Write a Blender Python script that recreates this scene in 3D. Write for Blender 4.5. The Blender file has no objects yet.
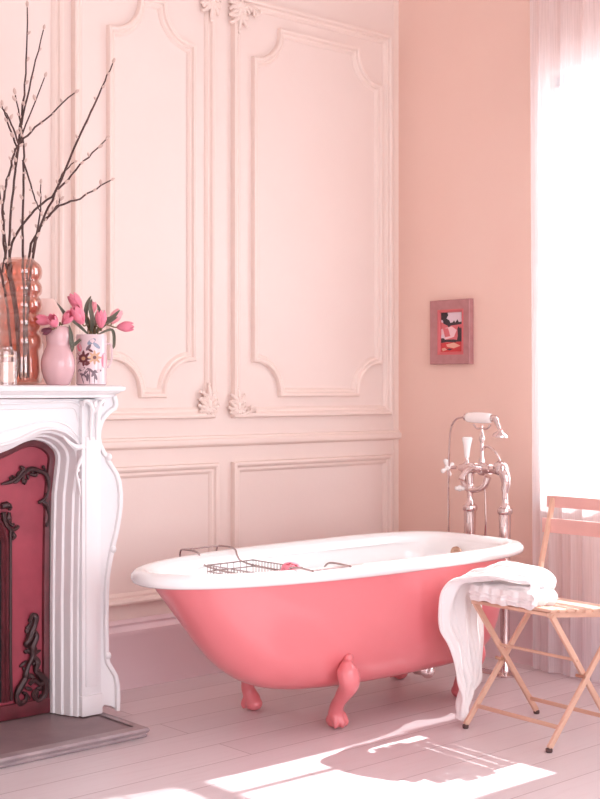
import bpy, bmesh, math, random
from mathutils import Vector, Matrix, Euler
from math import sin, cos, pi, sqrt
random.seed(7)
scene = bpy.context.scene
COL = scene.collection
R = math.radians

# ------------------------------------------------------------------ camera
# camera stands at the origin of the floor plan, 1.2 m up; x runs along the panelled wall, y into it
F, H, CX, CY = 1290.0, 1.2, 300.0, 389.0
FW, RT = (0.6654, 0.7465), (0.7465, -0.6654)
def at(px, py, X=None, Y=None, Z=None):
    """the real point on the plane x=X, y=Y or z=Z that a measured spot of the photograph shows"""
    a = (px - CX) / F
    d = (FW[0] + a * RT[0], FW[1] + a * RT[1], -(py - CY) / F)
    t = X / d[0] if X is not None else (Y / d[1] if Y is not None else (Z - H) / d[2])
    return Vector((d[0] * t, d[1] * t, H + d[2] * t))
cam = bpy.data.cameras.new('camera')
cam.sensor_fit = 'HORIZONTAL'; cam.sensor_width = 36; cam.lens = F / 600 * 36
cam.shift_y = -(399.5 - CY) / 600
cam.clip_start = 0.05
co = bpy.data.objects.new('camera', cam); COL.objects.link(co)
co.location = (0, 0, H); co.rotation_euler = (R(90), 0, math.atan2(-FW[0], FW[1]))
scene.camera = co
vs = scene.view_settings
vs.view_transform = 'Standard'; vs.look = 'None'; vs.gamma = 1; vs.use_curve_mapping = False
vs.exposure = EXPO = 0.04

# ------------------------------------------------------------------ materials
def lin(c):
    r = []
    for v in c:
        v /= 255.0
        r.append(v / 12.92 if v <= .04045 else ((v + .055) / 1.055) ** 2.4)
    return (*r, 1)
def mat(name, col, rough=.5, metal=0, coat=0, noise=None, bump=None, spec=None, sheen=0, emit=None):
    m = bpy.data.materials.new(name); m.use_nodes = True
    nt = m.node_tree; b = nt.nodes['Principled BSDF']
    b.inputs['Base Color'].default_value = lin(col)
    b.inputs['Roughness'].default_value = rough
    b.inputs['Metallic'].default_value = metal
    b.inputs['Coat Weight'].default_value = coat
    b.inputs['Sheen Weight'].default_value = sheen
    if spec is not None: b.inputs['Specular IOR Level'].default_value = spec
    tc = nt.nodes.new('ShaderNodeTexCoord')
    if noise:                       # (scale, colour2, contrast)
        n = nt.nodes.new('ShaderNodeTexNoise'); n.inputs['Scale'].default_value = noise[0]; n.inputs['Detail'].default_value = 5
        nt.links.new(tc.outputs['Object'], n.inputs['Vector'])
        mr = nt.nodes.new('ShaderNodeMapRange'); mr.inputs[1].default_value = .5 - noise[2]; mr.inputs[2].default_value = .5 + noise[2]
        nt.links.new(n.outputs['Fac'], mr.inputs[0])
        mx = nt.nodes.new('ShaderNodeMix'); mx.data_type = 'RGBA'
        mx.inputs[6].default_value = lin(col); mx.inputs[7].default_value = lin(noise[1])
        nt.links.new(mr.outputs[0], mx.inputs[0]); nt.links.new(mx.outputs[2], b.inputs['Base Color'])
    if bump:                        # (scale, strength, distance)
        n = nt.nodes.new('ShaderNodeTexNoise'); n.inputs['Scale'].default_value = bump[0]; n.inputs['Detail'].default_value = 4
        nt.links.new(tc.outputs['Object'], n.inputs['Vector'])
        bp = nt.nodes.new('ShaderNodeBump'); bp.inputs['Strength'].default_value = bump[1]; bp.inputs['Distance'].default_value = bump[2]
        nt.links.new(n.outputs['Fac'], bp.inputs['Height']); nt.links.new(bp.outputs[0], b.inputs['Normal'])
    return m
def floor_mat():
    m = mat('painted_boards', (206, 190, 190), .38)
    nt = m.node_tree; b = nt.nodes['Principled BSDF']; tc = nt.nodes['Texture Coordinate']
    br = nt.nodes.new('ShaderNodeTexBrick')
    br.offset = .37; br.inputs['Scale'].default_value = 1
    br.inputs['Brick Width'].default_value = 2.7; br.inputs['Row Height'].default_value = .172
    br.inputs['Mortar Size'].default_value = .0022; br.inputs['Mortar Smooth'].default_value = .3
    br.inputs['Color1'].default_value = lin((224, 214, 217)); br.inputs['Color2'].default_value = lin((215, 204, 207))
    br.inputs['Mortar'].default_value = lin((178, 162, 164))
    nt.links.new(tc.outputs['Object'], br.inputs['Vector'])
    mp = nt.nodes.new('ShaderNodeMapping'); mp.inputs['Scale'].default_value = (1.2, 14, 1)
    nt.links.new(tc.outputs['Object'], mp.inputs[0])
    n = nt.nodes.new('ShaderNodeTexNoise'); n.inputs['Scale'].default_value = 3; n.inputs['Detail'].default_value = 8; n.inputs['Roughness'].default_value = .65
    nt.links.new(mp.outputs[0], n.inputs['Vector'])
    mr = nt.nodes.new('ShaderNodeMapRange'); mr.inputs[1].default_value = .5; mr.inputs[2].default_value = .8; mr.inputs[4].default_value = .35
    nt.links.new(n.outputs['Fac'], mr.inputs[0])
    mx = nt.nodes.new('ShaderNodeMix'); mx.data_type = 'RGBA'; mx.inputs[7].default_value = lin((198, 178, 181))
    nt.links.new(mr.outputs[0], mx.inputs[0]); nt.links.new(br.outputs['Color'], mx.inputs[6]); nt.links.new(mx.outputs[2], b.inputs['Base Color'])
    bp = nt.nodes.new('ShaderNodeBump'); bp.inputs['Strength'].default_value = .5; bp.inputs['Distance'].default_value = .004; bp.invert = True
    nt.links.new(br.outputs['Fac'], bp.inputs['Height'])
    b2 = nt.nodes.new('ShaderNodeBump'); b2.inputs['Strength'].default_value = .15; b2.inputs['Distance'].default_value = .003
    nt.links.new(n.outputs['Fac'], b2.inputs['Height']); nt.links.new(bp.outputs[0], b2.inputs['Normal']); nt.links.new(b2.outputs[0], b.inputs['Normal'])
    return m
def thin_glass(name, tint, gloss=.08, rough=.02):
    m = bpy.data.materials.new(name); m.use_nodes = True; nt = m.node_tree
    nt.nodes.remove(nt.nodes['Principled BSDF']); out = nt.nodes['Material Output']
    t = nt.nodes.new('ShaderNodeBsdfTransparent'); t.inputs[0].default_value = lin(tint)
    g = nt.nodes.new('ShaderNodeBsdfGlossy'); g.inputs['Roughness'].default_value = rough
    lw = nt.nodes.new('ShaderNodeLayerWeight'); lw.inputs[0].default_value = .35
    ma = nt.nodes.new('ShaderNodeMath'); ma.operation = 'MULTIPLY_ADD'; ma.inputs[1].default_value = .6; ma.inputs[2].default_value = gloss
    nt.links.new(lw.outputs['Facing'], ma.inputs[0])
    mx = nt.nodes.new('ShaderNodeMixShader')
    nt.links.new(ma.outputs[0], mx.inputs[0]); nt.links.new(t.outputs[0], mx.inputs[1]); nt.links.new(g.outputs[0], mx.inputs[2])
    nt.links.new(mx.outputs[0], out.inputs[0]); return m
def sheer_mat(clear=.36):
    m = bpy.data.materials.new('sheer_voile'); m.use_nodes = True; nt = m.node_tree
    nt.nodes.remove(nt.nodes['Principled BSDF']); out = nt.nodes['Material Output']
    t = nt.nodes.new('ShaderNodeBsdfTransparent')
    d = nt.nodes.new('ShaderNodeBsdfDiffuse'); d.inputs[0].default_value = lin((238, 232, 234))
    tr = nt.nodes.new('ShaderNodeBsdfTranslucent'); tr.inputs[0].default_value = lin((238, 232, 234))
    a = nt.nodes.new('ShaderNodeMixShader'); a.inputs[0].default_value = .5
    nt.links.new(d.outputs[0], a.inputs[1]); nt.links.new(tr.outputs[0], a.inputs[2])
    tc = nt.nodes.new('ShaderNodeTexCoord'); mp = nt.nodes.new('ShaderNodeMapping'); mp.inputs['Scale'].default_value = (60, 60, 1.5)
    n = nt.nodes.new('ShaderNodeTexNoise'); n.inputs['Scale'].default_value = 4
    nt.links.new(tc.outputs['Object'], mp.inputs[0]); nt.links.new(mp.outputs[0], n.inputs['Vector'])
    mr = nt.nodes.new('ShaderNodeMapRange'); mr.inputs[1].default_value = .3; mr.inputs[2].default_value = .7
    mr.inputs[3].default_value = 1 - clear - .05; mr.inputs[4].default_value = 1 - clear + .05
    nt.links.new(n.outputs['Fac'], mr.inputs[0])
    mx = nt.nodes.new('ShaderNodeMixShader'); nt.links.new(mr.outputs[0], mx.inputs[0])
    nt.links.new(t.outputs[0], mx.inputs[1]); nt.links.new(a.outputs[0], mx.inputs[2])
    nt.links.new(mx.outputs[0], out.inputs[0]); return m

WALL = mat('pale_pink_plaster', (233, 216, 209), .55, noise=(2.2, (230, 211, 203), .25), bump=(60, .12, .002))
WALLR = mat('peach_pink_plaster', (238, 207, 194), .55, noise=(2.2, (235, 201, 187), .25), bump=(60, .12, .002))
WALLP = mat('off_white_plaster', (236, 228, 226), .6, bump=(60, .12, .002))
WALLM = mat('pale_pink_moulding', (234, 215, 206), .45)
CEIL = mat('white_ceiling', (240, 232, 228), .8)
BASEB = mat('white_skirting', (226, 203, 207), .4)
WHITE = mat('white_frame_paint', (240, 238, 236), .4)
FLOOR = floor_mat()
MANT = mat('white_painted_mantel', (238, 236, 237), .38, bump=(30, .06, .002))
HEARTH = mat('grey_stone_hearth', (150, 128, 130), .45, noise=(9, (132, 112, 116), .2), bump=(50, .15, .002))
HEDGE = mat('grey_stone_edge', (172, 156, 158), .4, noise=(12, (150, 134, 138), .2), bump=(40, .2, .003))
REDP = mat('dark_rose_enamel', (166, 66, 82), .42, noise=(9, (138, 50, 66), .22))
REDF = mat('maroon_frame', (112, 44, 54), .45, noise=(20, (84, 34, 40), .2))
IRON = mat('dark_iron_ornament', (62, 34, 36), .4, metal=.2, bump=(60, .3, .002))
GRDARK = mat('grate_dark', (30, 20, 22), .9)
TUBO = mat('pink_enamel', (228, 128, 134), .28, coat=.35, bump=(5, .05, .004))
TUBI = mat('white_enamel', (246, 246, 246), .16, coat=.5)
CHROME = mat('chrome', (224, 206, 204), .12, metal=1)
WIRE = mat('bright_wire', (186, 170, 168), .25, metal=.9)
CERAM = mat('white_porcelain', (246, 242, 240), .15, coat=.5)
BRASS = mat('aged_brass', (196, 160, 138), .28, metal=1)
CHAIR = mat('pale_peach_paint', (224, 184, 162), .45, noise=(14, (214, 172, 150), .2))
CHAIRB = mat('pale_pink_wood', (220, 172, 165), .5, noise=(8, (212, 162, 155), .2))
CAP = mat('dark_foot_cap', (92, 70, 68), .5)
TOWEL = mat('white_terry', (244, 240, 240), .95, bump=(420, .5, .003), sheen=.3)
BARK = mat('brown_bark', (92, 66, 62), .8, noise=(40, (66, 46, 44), .2))
BUD = mat('pale_catkin', (206, 180, 170), .8)
TULIP = mat('tulip_pink', (238, 152, 170), .45, noise=(30, (226, 116, 142), .25))
LEAF = mat('grey_green_leaf', (88, 92, 80), .5, noise=(20, (112, 108, 92), .2))
STEM = mat('olive_stem', (128, 104, 74), .55)
PLUM = mat('plum_bloom', (104, 42, 62), .5)
GOURD = mat('pink_pearl_glaze', (214, 174, 178), .18, coat=.5)
FLOW = mat('pale_pink_china', (228, 204, 208), .15, coat=.5)
PICF = mat('rose_frame', (184, 132, 132), .5, noise=(30, (172, 116, 118), .25), bump=(60, .2, .002))
PICI = mat('red_frame_lip', (206, 104, 108), .45)
PINKG = thin_glass('salmon_glass', (250, 218, 206), .09)
PALEG = thin_glass('pale_blush_glass', (250, 222, 214), .12)
CLEARG = thin_glass('clear_glass', (250, 244, 242), .10)
PANE = thin_glass('window_glass', (252, 253, 255), .03)
SHEER = sheer_mat()
def flat(name, c, rough=.6): return mat(name, c, rough)

# ------------------------------------------------------------------ mesh helpers
def smooth_angle(bm, ang=38):
    c = math.cos(R(ang))
    for f in bm.faces: f.smooth = True
    for e in bm.edges:
        if len(e.link_faces) == 2 and e.link_faces[0].normal.dot(e.link_faces[1].normal) < c: e.smooth = False
def obj(name, bm, m, parent=None, loc=None, recalc=True, ang=38):
    bmesh.ops.remove_doubles(bm, verts=bm.verts, dist=1e-5)
    if recalc: bmesh.ops.recalc_face_normals(bm, faces=bm.faces)
    bm.normal_update(); smooth_angle(bm, ang)
    me = bpy.data.meshes.new(name); bm.to_mesh(me); bm.free()
    for x in (m if isinstance(m, (list, tuple)) else [m]): me.materials.append(x)
    o = bpy.data.objects.new(name, me); COL.objects.link(o)
    if loc is not None: o.location = loc
    if parent is not None: setpar(o, parent)
    return o
bpy_keep = {}
def setpar(o, p):
    o.parent = p
    if not bpy_keep.get(p.name):
        M = p.matrix_basis.copy(); q = p.parent
        while q: M = q.matrix_basis @ M; q = q.parent
    else: M = bpy_keep[p.name]
    o.matrix_parent_inverse = M.inverted()
def thing(name, label, cat, loc=(0, 0, 0), group=None):
    o = bpy.data.objects.new(name, None); COL.objects.link(o); o.location = loc; o.empty_display_size = .05
    tag(o, label, cat, group); return o
def tag(o, label, cat, group=None):
    o['label'] = label; o['category'] = cat
    if group: o['group'] = group
    return o
def struct(name, bm, m, **k):
    o = obj(name, bm, m, **k); o['kind'] = 'structure'; return o
def NB(): return bmesh.new()
def box(bm, x0, x1, y0, y1, z0, z1, bev=0):
    v = [bm.verts.new((x, y, z)) for z in (z0, z1) for y in (y0, y1) for x in (x0, x1)]
    fs = [bm.faces.new([v[i] for i in q]) for q in ((0, 1, 3, 2), (4, 6, 7, 5), (0, 4, 5, 1), (2, 3, 7, 6), (0, 2, 6, 4), (1, 5, 7, 3))]
    if bev:
        es = list({e for f in fs for e in f.edges})
        bmesh.ops.bevel(bm, geom=es, offset=bev, segments=2, affect='EDGES', profile=.5)
def obox(bm, c, ax, ay, az, hx, hy, hz, bev=0):
    """box with given centre, axes and half sizes"""
    b2 = NB(); box(b2, -hx, hx, -hy, hy, -hz, hz, bev)
    M = Matrix(((ax[0], ay[0], az[0], c[0]), (ax[1], ay[1], az[1], c[1]), (ax[2], ay[2], az[2], c[2]), (0, 0, 0, 1)))
    merge(bm, b2, M)
def merge(bm, b2, M=None):
    if M is not None: bmesh.ops.transform(b2, matrix=M, verts=b2.verts)
    me = bpy.data.meshes.new('t'); b2.to_mesh(me); b2.free(); bm.from_mesh(me); bpy.data.meshes.remove(me)
def bar(bm, a, b, w, t, up=(0, 0, 1), bev=.001):
    a, b = Vector(a), Vector(b); z = (b - a); L = z.length; z.normalize()
    x = Vector(up).cross(z)
    if x.length < 1e-4: x = Vector((1, 0, 0))
    x.normalize(); y = z.cross(x)
    obox(bm, (a + b) / 2, x, y, z, w / 2, t / 2, L / 2, bev)
def rings(bm, rs, closed=True, cap=True):
    """rs: list of lists of points, all same length"""
    V = [[bm.verts.new(p) for p in r] for r in rs]
    n = len(V[0])
    for i in range(len(V) - 1):
        for j in range(n if closed else n - 1):
            k = (j + 1) % n
            try: bm.faces.new((V[i][j], V[i][k], V[i + 1][k], V[i + 1][j]))
            except ValueError: pass
    if cap and closed:
        for r in (V[0], V[-1]):
            try: bm.faces.new(r)
            except ValueError: pass
    return V
def smoothpath(pts, n=6):
    """Catmull-Rom through the points"""
    P = [Vector(p) for p in pts]; P = [2 * P[0] - P[1]] + P + [2 * P[-1] - P[-2]]; o = []
    for i in range(1, len(P) - 2):
        for k in range(n):
            t = k / n; a, b, c, d = P[i - 1:i + 3]
            o.append(.5 * ((2 * b) + (c - a) * t + (2 * a - 5 * b + 4 * c - d) * t * t + (3 * b - a - 3 * c + d) * t ** 3))
    o.append(P[-2]); return o
def interp(vals, N):
    o = []
    for i in range(N):
        t = i / (N - 1) * (len(vals) - 1); k = min(int(t), len(vals) - 2); o.append(vals[k] + (vals[k + 1] - vals[k]) * (t - k))
    return o
def tube(bm, pts, r, n=8, closed=False, cap=True, sq=None):
    P = [Vector(p) for p in pts]; N = len(P)
    rr = [r] * N if not isinstance(r, (list, tuple)) else (r if len(r) == N else interp(list(r), N))
    T = []
    for i in range(N):
        a = P[i - 1] if (i > 0 or closed) else P[i]; b = P[(i + 1) % N] if (i < N - 1 or closed) else P[i]
        T.append((b - a).normalized())
    u = T[0].orthogonal().normalized(); rs = []
    for i in range(N):
        u = (u - T[i] * u.dot(T[i])).normalized(); v = T[i].cross(u)
        s = sq or (1, 1)
        rs.append([P[i] + (u * cos(2 * pi * k / n) * s[0] + v * sin(2 * pi * k / n) * s[1]) * rr[i] for k in range(n)])
    if closed: rs.append(rs[0])
    rings(bm, rs, cap=cap and not closed)
def lathe(bm, prof, n=24, c=(0, 0, 0), axis=None, cap=True, lobes=0, amp=0):
    c = Vector(c); ax = Vector(axis or (0, 0, 1)).normalized(); u = ax.orthogonal().normalized(); v = ax.cross(u)
    rs = []
    for r, z in prof:
        rs.append([c + ax * z + (u * cos(2 * pi * k / n) + v * sin(2 * pi * k / n)) * max(r, 1e-4) * (1 + amp * cos(lobes * 2 * pi * k / n)) for k in range(n)])
    rings(bm, rs, cap=cap)
def ell(bm, c, r, rot=None, seg=12):
    b2 = NB(); bmesh.ops.create_uvsphere(b2, u_segments=seg, v_segments=max(6, seg * 2 // 3), radius=1)
    M = Matrix.Translation(Vector(c)) @ ((rot.to_4x4()) if rot else Matrix.Identity(4)) @ Matrix.Diagonal((*r, 1) if isinstance(r, (tuple, list)) else (r, r, r, 1))
    merge(bm, b2, M)
def align(d, roll=0):
    return Vector(d).to_track_quat('Z', 'Y').to_matrix() @ Matrix.Rotation(roll, 3, 'Z')
def prism(bm, pts, y0, y1):
    """polygon in x,z extruded from y0 to y1"""
    a = [bm.verts.new((p[0], y0, p[1])) for p in pts]; b = [bm.verts.new((p[0], y1, p[1])) for p in pts]
    bm.faces.new(a); bm.faces.new(b[::-1]); n = len(a)
    for i in range(n): bm.faces.new((a[i], b[i], b[(i + 1) % n], a[(i + 1) % n]))
def offs(path, d, closed):
    n = len(path); o = []
    for i in range(n):
        p = Vector(path[i])
        a = Vector(path[i - 1]) if (i > 0 or closed) else None; b = Vector(path[(i + 1) % n]) if (i < n - 1 or closed) else None
        ds = [(x).normalized() for x in ([p - a] if a is not None else []) + ([b - p] if b is not None else []) if x.length > 1e-9]
        ns = [Vector((-q.y, q.x)) for q in ds]; m = sum(ns, Vector((0, 0))); m.normalize()
        k = max(.35, m.dot(ns[0])); o.append(p + m * d / k)
    return o
def sweep(bm, path, prof, mp, closed=True):
    """moulding: prof = [(sideways offset, height)], mp(a, b, h) -> point"""
    ls = [[Vector(mp(q[0], q[1], h)) for q in offs(path, d, closed)] for d, h in prof]
    V = [[bm.verts.new(p) for p in l] for l in ls]; n = len(path)
    for i in range(len(V) - 1):
        for j in range(n if closed else n - 1):
            k = (j + 1) % n; bm.faces.new((V[i][j], V[i][k], V[i + 1][k], V[i + 1][j]))
def copy_tree(o, parent=None, name=None):
    c = o.copy(); COL.objects.link(c); c.parent = parent
    for ch in list(o.children): copy_tree(ch, c)
    return c

# ------------------------------------------------------------------ room shell
YA, XB, X0, Y0, ZC = 4.327, 4.49, -1.3, -1.7, 3.55
bm = NB(); box(bm, X0 - .1, XB + .3, Y0 - .1, YA + .1, -.1, 0); struct('floor', bm, FLOOR)
bm = NB(); box(bm, X0 - .1, XB + .3, Y0 - .1, YA + .1, ZC, ZC + .1); struct('ceiling', bm, CEIL)
bm = NB(); box(bm, X0 - .1, XB + .3, YA, YA + .1, 0, ZC); struct('wall_back', bm, WALL)
bm = NB(); box(bm, X0 - .1, X0, Y0, YA, 0, ZC); struct('wall_left', bm, WALLP)
W1 = (2.38, 3.455, .75, 2.56); W2 = (.55, 1.6, .75, 2.66)
def holed(bm, w0, w1, wins, put):
    """wall from w0 to w1 along its run with window holes; put(a0,a1,z0,z1) adds a block"""
    e = w0
    for a0, a1, z0, z1 in sorted(wins):
        put(e, a0, 0, ZC); put(a0, a1, 0, z0); put(a0, a1, z1, ZC); e = a1
    put(e, w1, 0, ZC)
bm = NB(); holed(bm, Y0 - .1, YA, [W1, W2], lambda a, b, c, d: box(bm, XB, XB + .24, a, b, c, d)); struct('wall_right', bm, WALLR)
W3 = (-.6, 1.0, .3, 2.9); W4 = (1.9, 3.5, .3, 2.9)
bm = NB(); holed(bm, X0, XB, [W3, W4], lambda a, b, c, d: box(bm, a, b, Y0 - .24, Y0, c, d)); struct('wall_front', bm, WALLP)
def window(name, a0, a1, z0, z1, side):
    def B(bm, a, b, d0, d1, c, d, bev=.003):
        if side == 'x': box(bm, XB + d0, XB + d1, a, b, c, d, bev)
        else: box(bm, a, b, Y0 - d1, Y0 - d0, c, d, bev)
    bm = NB(); fw = .055
    B(bm, a0, a0 + fw, .08, .15, z0, z1); B(bm, a1 - fw, a1, .08, .15, z0, z1)
    B(bm, a0, a1, .08, .15, z0, z0 + .07); B(bm, a0, a1, .08, .15, z1 - fw, z1)
    zm = (z0 + z1) / 2 + .32; am = (a0 + a1) / 2
    B(bm, a0 + fw, a1 - fw, .085, .14, zm - .025, zm + .025); B(bm, am - .014, am + .014, .09, .13, z0 + .06, z1 - .05)
    w = struct(name, bm, WHITE)
    bm = NB(); B(bm, a0 + .03, a1 - .03, .108, .112, z0 + .03, z1 - .03, 0); g = obj('window_glass', bm, PANE, w)
    bm = NB(); B(bm, a0 - .03, a1 + .03, -.045, .09, z0 - .04, z0, .006); s = obj('window_sill', bm, WHITE, w)
    return w
w1 = window('window_1', *W1, 'x')
bm = NB(); box(bm, XB - .03, XB - .008, 2.39, 3.10, .76, 1.04, .003); [box(bm, XB - .036, XB - .002, a, a + .03, .76, 1.04, .002) for a in (2.39, 2.73, 3.07)]; obj('added_sun_block', bm, WHITE, w1)  # low unseen board, added to hold back sun from the floor
window('window_2', *W2, 'x'); window('window_3', *W3, 'y'); window('window_4', *W4, 'y')
# daylight portals in the window openings
def portal(c, rot, sx, sz):
    l = bpy.data.lights.new('window_portal', 'AREA'); l.shape = 'RECTANGLE'; l.size = sx; l.size_y = sz; l.cycles.is_portal = True
    o = bpy.data.objects.new('window_portal', l); COL.objects.link(o); o.location = c; o.rotation_euler = rot
for w in (W1, W2): portal((XB + .2, (w[0] + w[1]) / 2, (w[2] + w[3]) / 2), (R(90), 0, R(90)), w[1] - w[0], w[3] - w[2])
for w in (W3, W4): portal(((w[0] + w[1]) / 2, Y0 - .2, (w[2] + w[3]) / 2), (R(90), 0, 0), w[1] - w[0], w[3] - w[2])

# panel mouldings on the back wall
mpA = lambda a, b, h: (a, YA + .001 - h, b)
def prof_panel(w, d):
    return [(-.5 * w, 0), (-.5 * w, .55 * d), (-.42 * w, .9 * d), (-.25 * w, d), (-.08 * w, .85 * d), (0, .5 * d), (.08 * w, .42 * d), (.25 * w, .5 * d), (.38 * w, .36 * d), (.5 * w, .1 * d), (.5 * w, 0)]
def rect(x0, x1, z0, z1): return [(x0, z0), (x1, z0), (x1, z1), (x0, z1)]
def notched(x0, x1, z0, z1, r, n=10):
    o = []
    for cx, cz, a0 in ((x0, z0, 90), (x1, z0, 180), (x1, z1, 270), (x0, z1, 0)):
        for k in range(n + 1):
            a = R(a0 - 90 * k / n); o.append((cx + r * cos(a), cz + r * sin(a)))
    return o
tn = [0]
def trim(bm, m=WALLM, ang=30):
    tn[0] += 1; return struct('trim_%d' % tn[0], bm, m, ang=ang)
def moulding(path, w, d, closed=True):
    bm = NB(); sweep(bm, path, prof_panel(w, d), mpA, closed); return trim(bm)
Z0u, Z1u = 1.10, 2.868
moulding(rect(3.482, 4.405, Z0u, Z1u), .046, .030)          # right upper panel, outer
moulding(notched(3.592, 4.345, 1.185, 2.775, .15), .040, .026)
moulding(rect(2.69, 3.338, Z0u, Z1u), .046, .030)           # middle upper panel
moulding(notched(2.848, 3.243, 1.185, 2.772, .15), .040, .026)
moulding(rect(1.35, 2.60, Z0u, Z1u), .046, .030)            # panel over the mantel
moulding(rect(3.482, 4.405, .36, .865), .046, .028)          # lower panels
moulding(rect(2.69, 3.36, .36, .865), .046, .028)
moulding(rect(-.9, .9, Z0u, Z1u), .046, .030)
moulding(rect(-.9, .9, .36, .865), .046, .028)
# chair rail, skirting
def run_x(prof, m, x0=X0, x1=XB):
    bm = NB(); rings(bm, [[(x, YA + .001 - h, z) for z, h in prof] for x in (x0, x1)], closed=False, cap=False); return bm
RAIL = [(.955, 0), (.958, .012), (.966, .022), (.978, .026), (.988, .024), (.993, .014), (1.0, .012), (1.004, 0)]
trim(run_x(RAIL, WALLM))
SK = [(0, .022), (.205, .022), (.212, .026), (.232, .026), (.240, .018), (.252, .014), (.262, .018), (.272, .012), (.277, 0)]
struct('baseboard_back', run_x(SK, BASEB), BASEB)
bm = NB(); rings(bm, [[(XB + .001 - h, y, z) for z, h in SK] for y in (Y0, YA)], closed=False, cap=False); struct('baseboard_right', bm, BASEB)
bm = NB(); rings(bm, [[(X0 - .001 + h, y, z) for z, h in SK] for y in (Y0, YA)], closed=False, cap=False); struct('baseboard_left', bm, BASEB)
# narrow corner board where the two walls meet
bm = NB(); box(bm, XB - .03, XB, YA - .004, YA, .277, ZC); trim(bm)

# carved leaf corners on the mouldings
def rosette(cx, cz, sx, up, s=1.0):
    bm = NB(); rnd = random.Random(int(cx * 100 + cz * 10)); v = up
    def lf(x, z, ang, L, w, h=.018, curl=0):
        pts = []
        for t in (0, .25, .5, .75, .92, 1):
            a = ang + curl * t * t; q = sum((Vector((cos(ang + curl * u * u), 0, sin(ang + curl * u * u))) for u in (0, t / 2, t)), Vector()) / 3
            pts.append(Vector((x, YA - .005, z)) + q * L * t + Vector((0, -h * (.35 + sin(pi * t) * .8), 0)))
        tube(bm, pts, [w * .3, w, w * 1.1, w * .8, w * .6, w * .2], 8, sq=(1, 1))
        ell(bm, pts[4] + Vector((0, -.004, 0)), w * .85, seg=8)
    for a, L, c_ in ((90, .070, 0), (68, .058, -.9), (112, .058, .9), (45, .046, -1.2), (135, .046, 1.2)): lf(cx, cz + .012 * v, R(a) * v, L * s, .0075 * s, curl=c_ * v)
    for a, L, c_ in ((15, .040, .9), (165, .040, -.9), (-18, .046, 1.1), (198, .046, -1.1), (-50, .046, 1.2), (230, .046, -1.2), (-78, .040, .5), (-102, .040, -.5)): lf(cx, cz, R(a) * v, L * s * rnd.uniform(.9, 1.1), .0075 * s, curl=c_ * v)
    for k in range(6): ell(bm, (cx + rnd.uniform(-.03, .03) * s, YA - .018, cz + rnd.uniform(-.03, .03) * s), (.008 * s, .010, .010 * s), seg=8)
    for q in (-1, 1): tube(bm, [(cx + q * (.022 + .010 * cos(a_ / 3)) * s, YA - .022, cz - v * .012 * s + .010 * sin(a_ / 3) * s) for a_ in range(0, 17)], .0045 * s, 7)
    ell(bm, (cx, YA - .024, cz + .008 * v), (.010 * s, .010, .016 * s), seg=10)
    if sx:
        for k in range(4): lf(cx + sx * (.030 + .020 * k) * s, cz - .022 * v, (R(10 + 30 * k) if sx > 0 else R(170 - 30 * k)) * v, .030 * s, .006 * s, curl=.9 * v)
    trim(bm)
rosette(3.326, 1.128, -.0, 1, 1.25); rosette(3.484, 1.118, 1, 1, 1.12)
rosette(3.338, 2.85, -.0, -1, 1.3); rosette(3.49, 2.83, 1, -1, 1.3)

# ------------------------------------------------------------------ curtains
def curtain(x, ya, yb, zt, zb, waves, amp, label, seed=1):
    rnd = random.Random(seed); N = 160; M = 26; bm = NB(); rs = []
    ph = [rnd.uniform(0, 6.28) for _ in range(4)]
    for i in range(M + 1):
        t = i / M; z = zt + (zb - zt) * t; r = []
        for j in range(N + 1):
            u = j / N; w = waves * 2 * pi * u
            a = amp * (.65 + .5 * t)
            dx = a * (sin(w + .35 * sin(2.3 * t + ph[0])) + .45 * sin(w * 1.9 + ph[1] + t * 1.1) + .25 * sin(w * .43 + ph[2] - t))
            dy = .35 * a * sin(w * 2 + ph[3])
            y = ya + (yb - ya) * u + dy - .02 * t * (1 - u)
            r.append((x + dx, y, z))
        rs.append(r)
    rings(bm, rs, closed=False, cap=False)
    o = obj('sheer_curtain', bm, SHEER, recalc=False, ang=80); tag(o, label, 'curtain'); return o
curtain(4.385, 3.445, 3.07, 3.30, .012, 3.4, .016, 'sheer white floor-length curtain hanging over the window behind the chair')
bm = NB(); tube(bm, [(4.385, 3.62, 3.31), (4.385, 2.2, 3.31)], .011, 10)
rod = obj('curtain_rod', bm, WHITE); tag(rod, 'slim white rod that carries the sheer curtain above the window', 'curtain rod')
bm = NB(); bm.free()
for y in (3.6, 2.22):
    bm = NB(); tube(bm, [(4.385, y, 3.31), (4.489, y, 3.31)], .007, 8); obj('bracket', bm, WHITE, rod)

# ------------------------------------------------------------------ hearth and fireplace
YF, XC = 3.95, 1.80
def mir(p): return (2 * XC - p[0], p[1])
bm = NB(); box(bm, 2 * XC - 2.55, 2.55, 3.678, YA - .03, .001, .033)
hearth = thing('hearth', 'low grey stone hearth slab on the floor below the white mantelpiece', 'hearth', (XC, 4.0, 0))
obj('slab', bm, HEARTH, hearth)
bm = NB()
ep = [(0, .001), (.010, .001), (.014, .008), (.010, .014), (.016, .018), (.02, .026), (.016, .034), (.004, .0365), (-.02, .0365)]
pth = [(2 * XC - 2.55, YA - .03), (2 * XC - 2.55, 3.68), (2.55, 3.68), (2.55, YA - .03)]
sweep(bm, pth, [(-d, h) for d, h in ep], lambda a, b, h: (a, b, h), closed=False)
obj('edge_moulding', bm, HEDGE, hearth)

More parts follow.
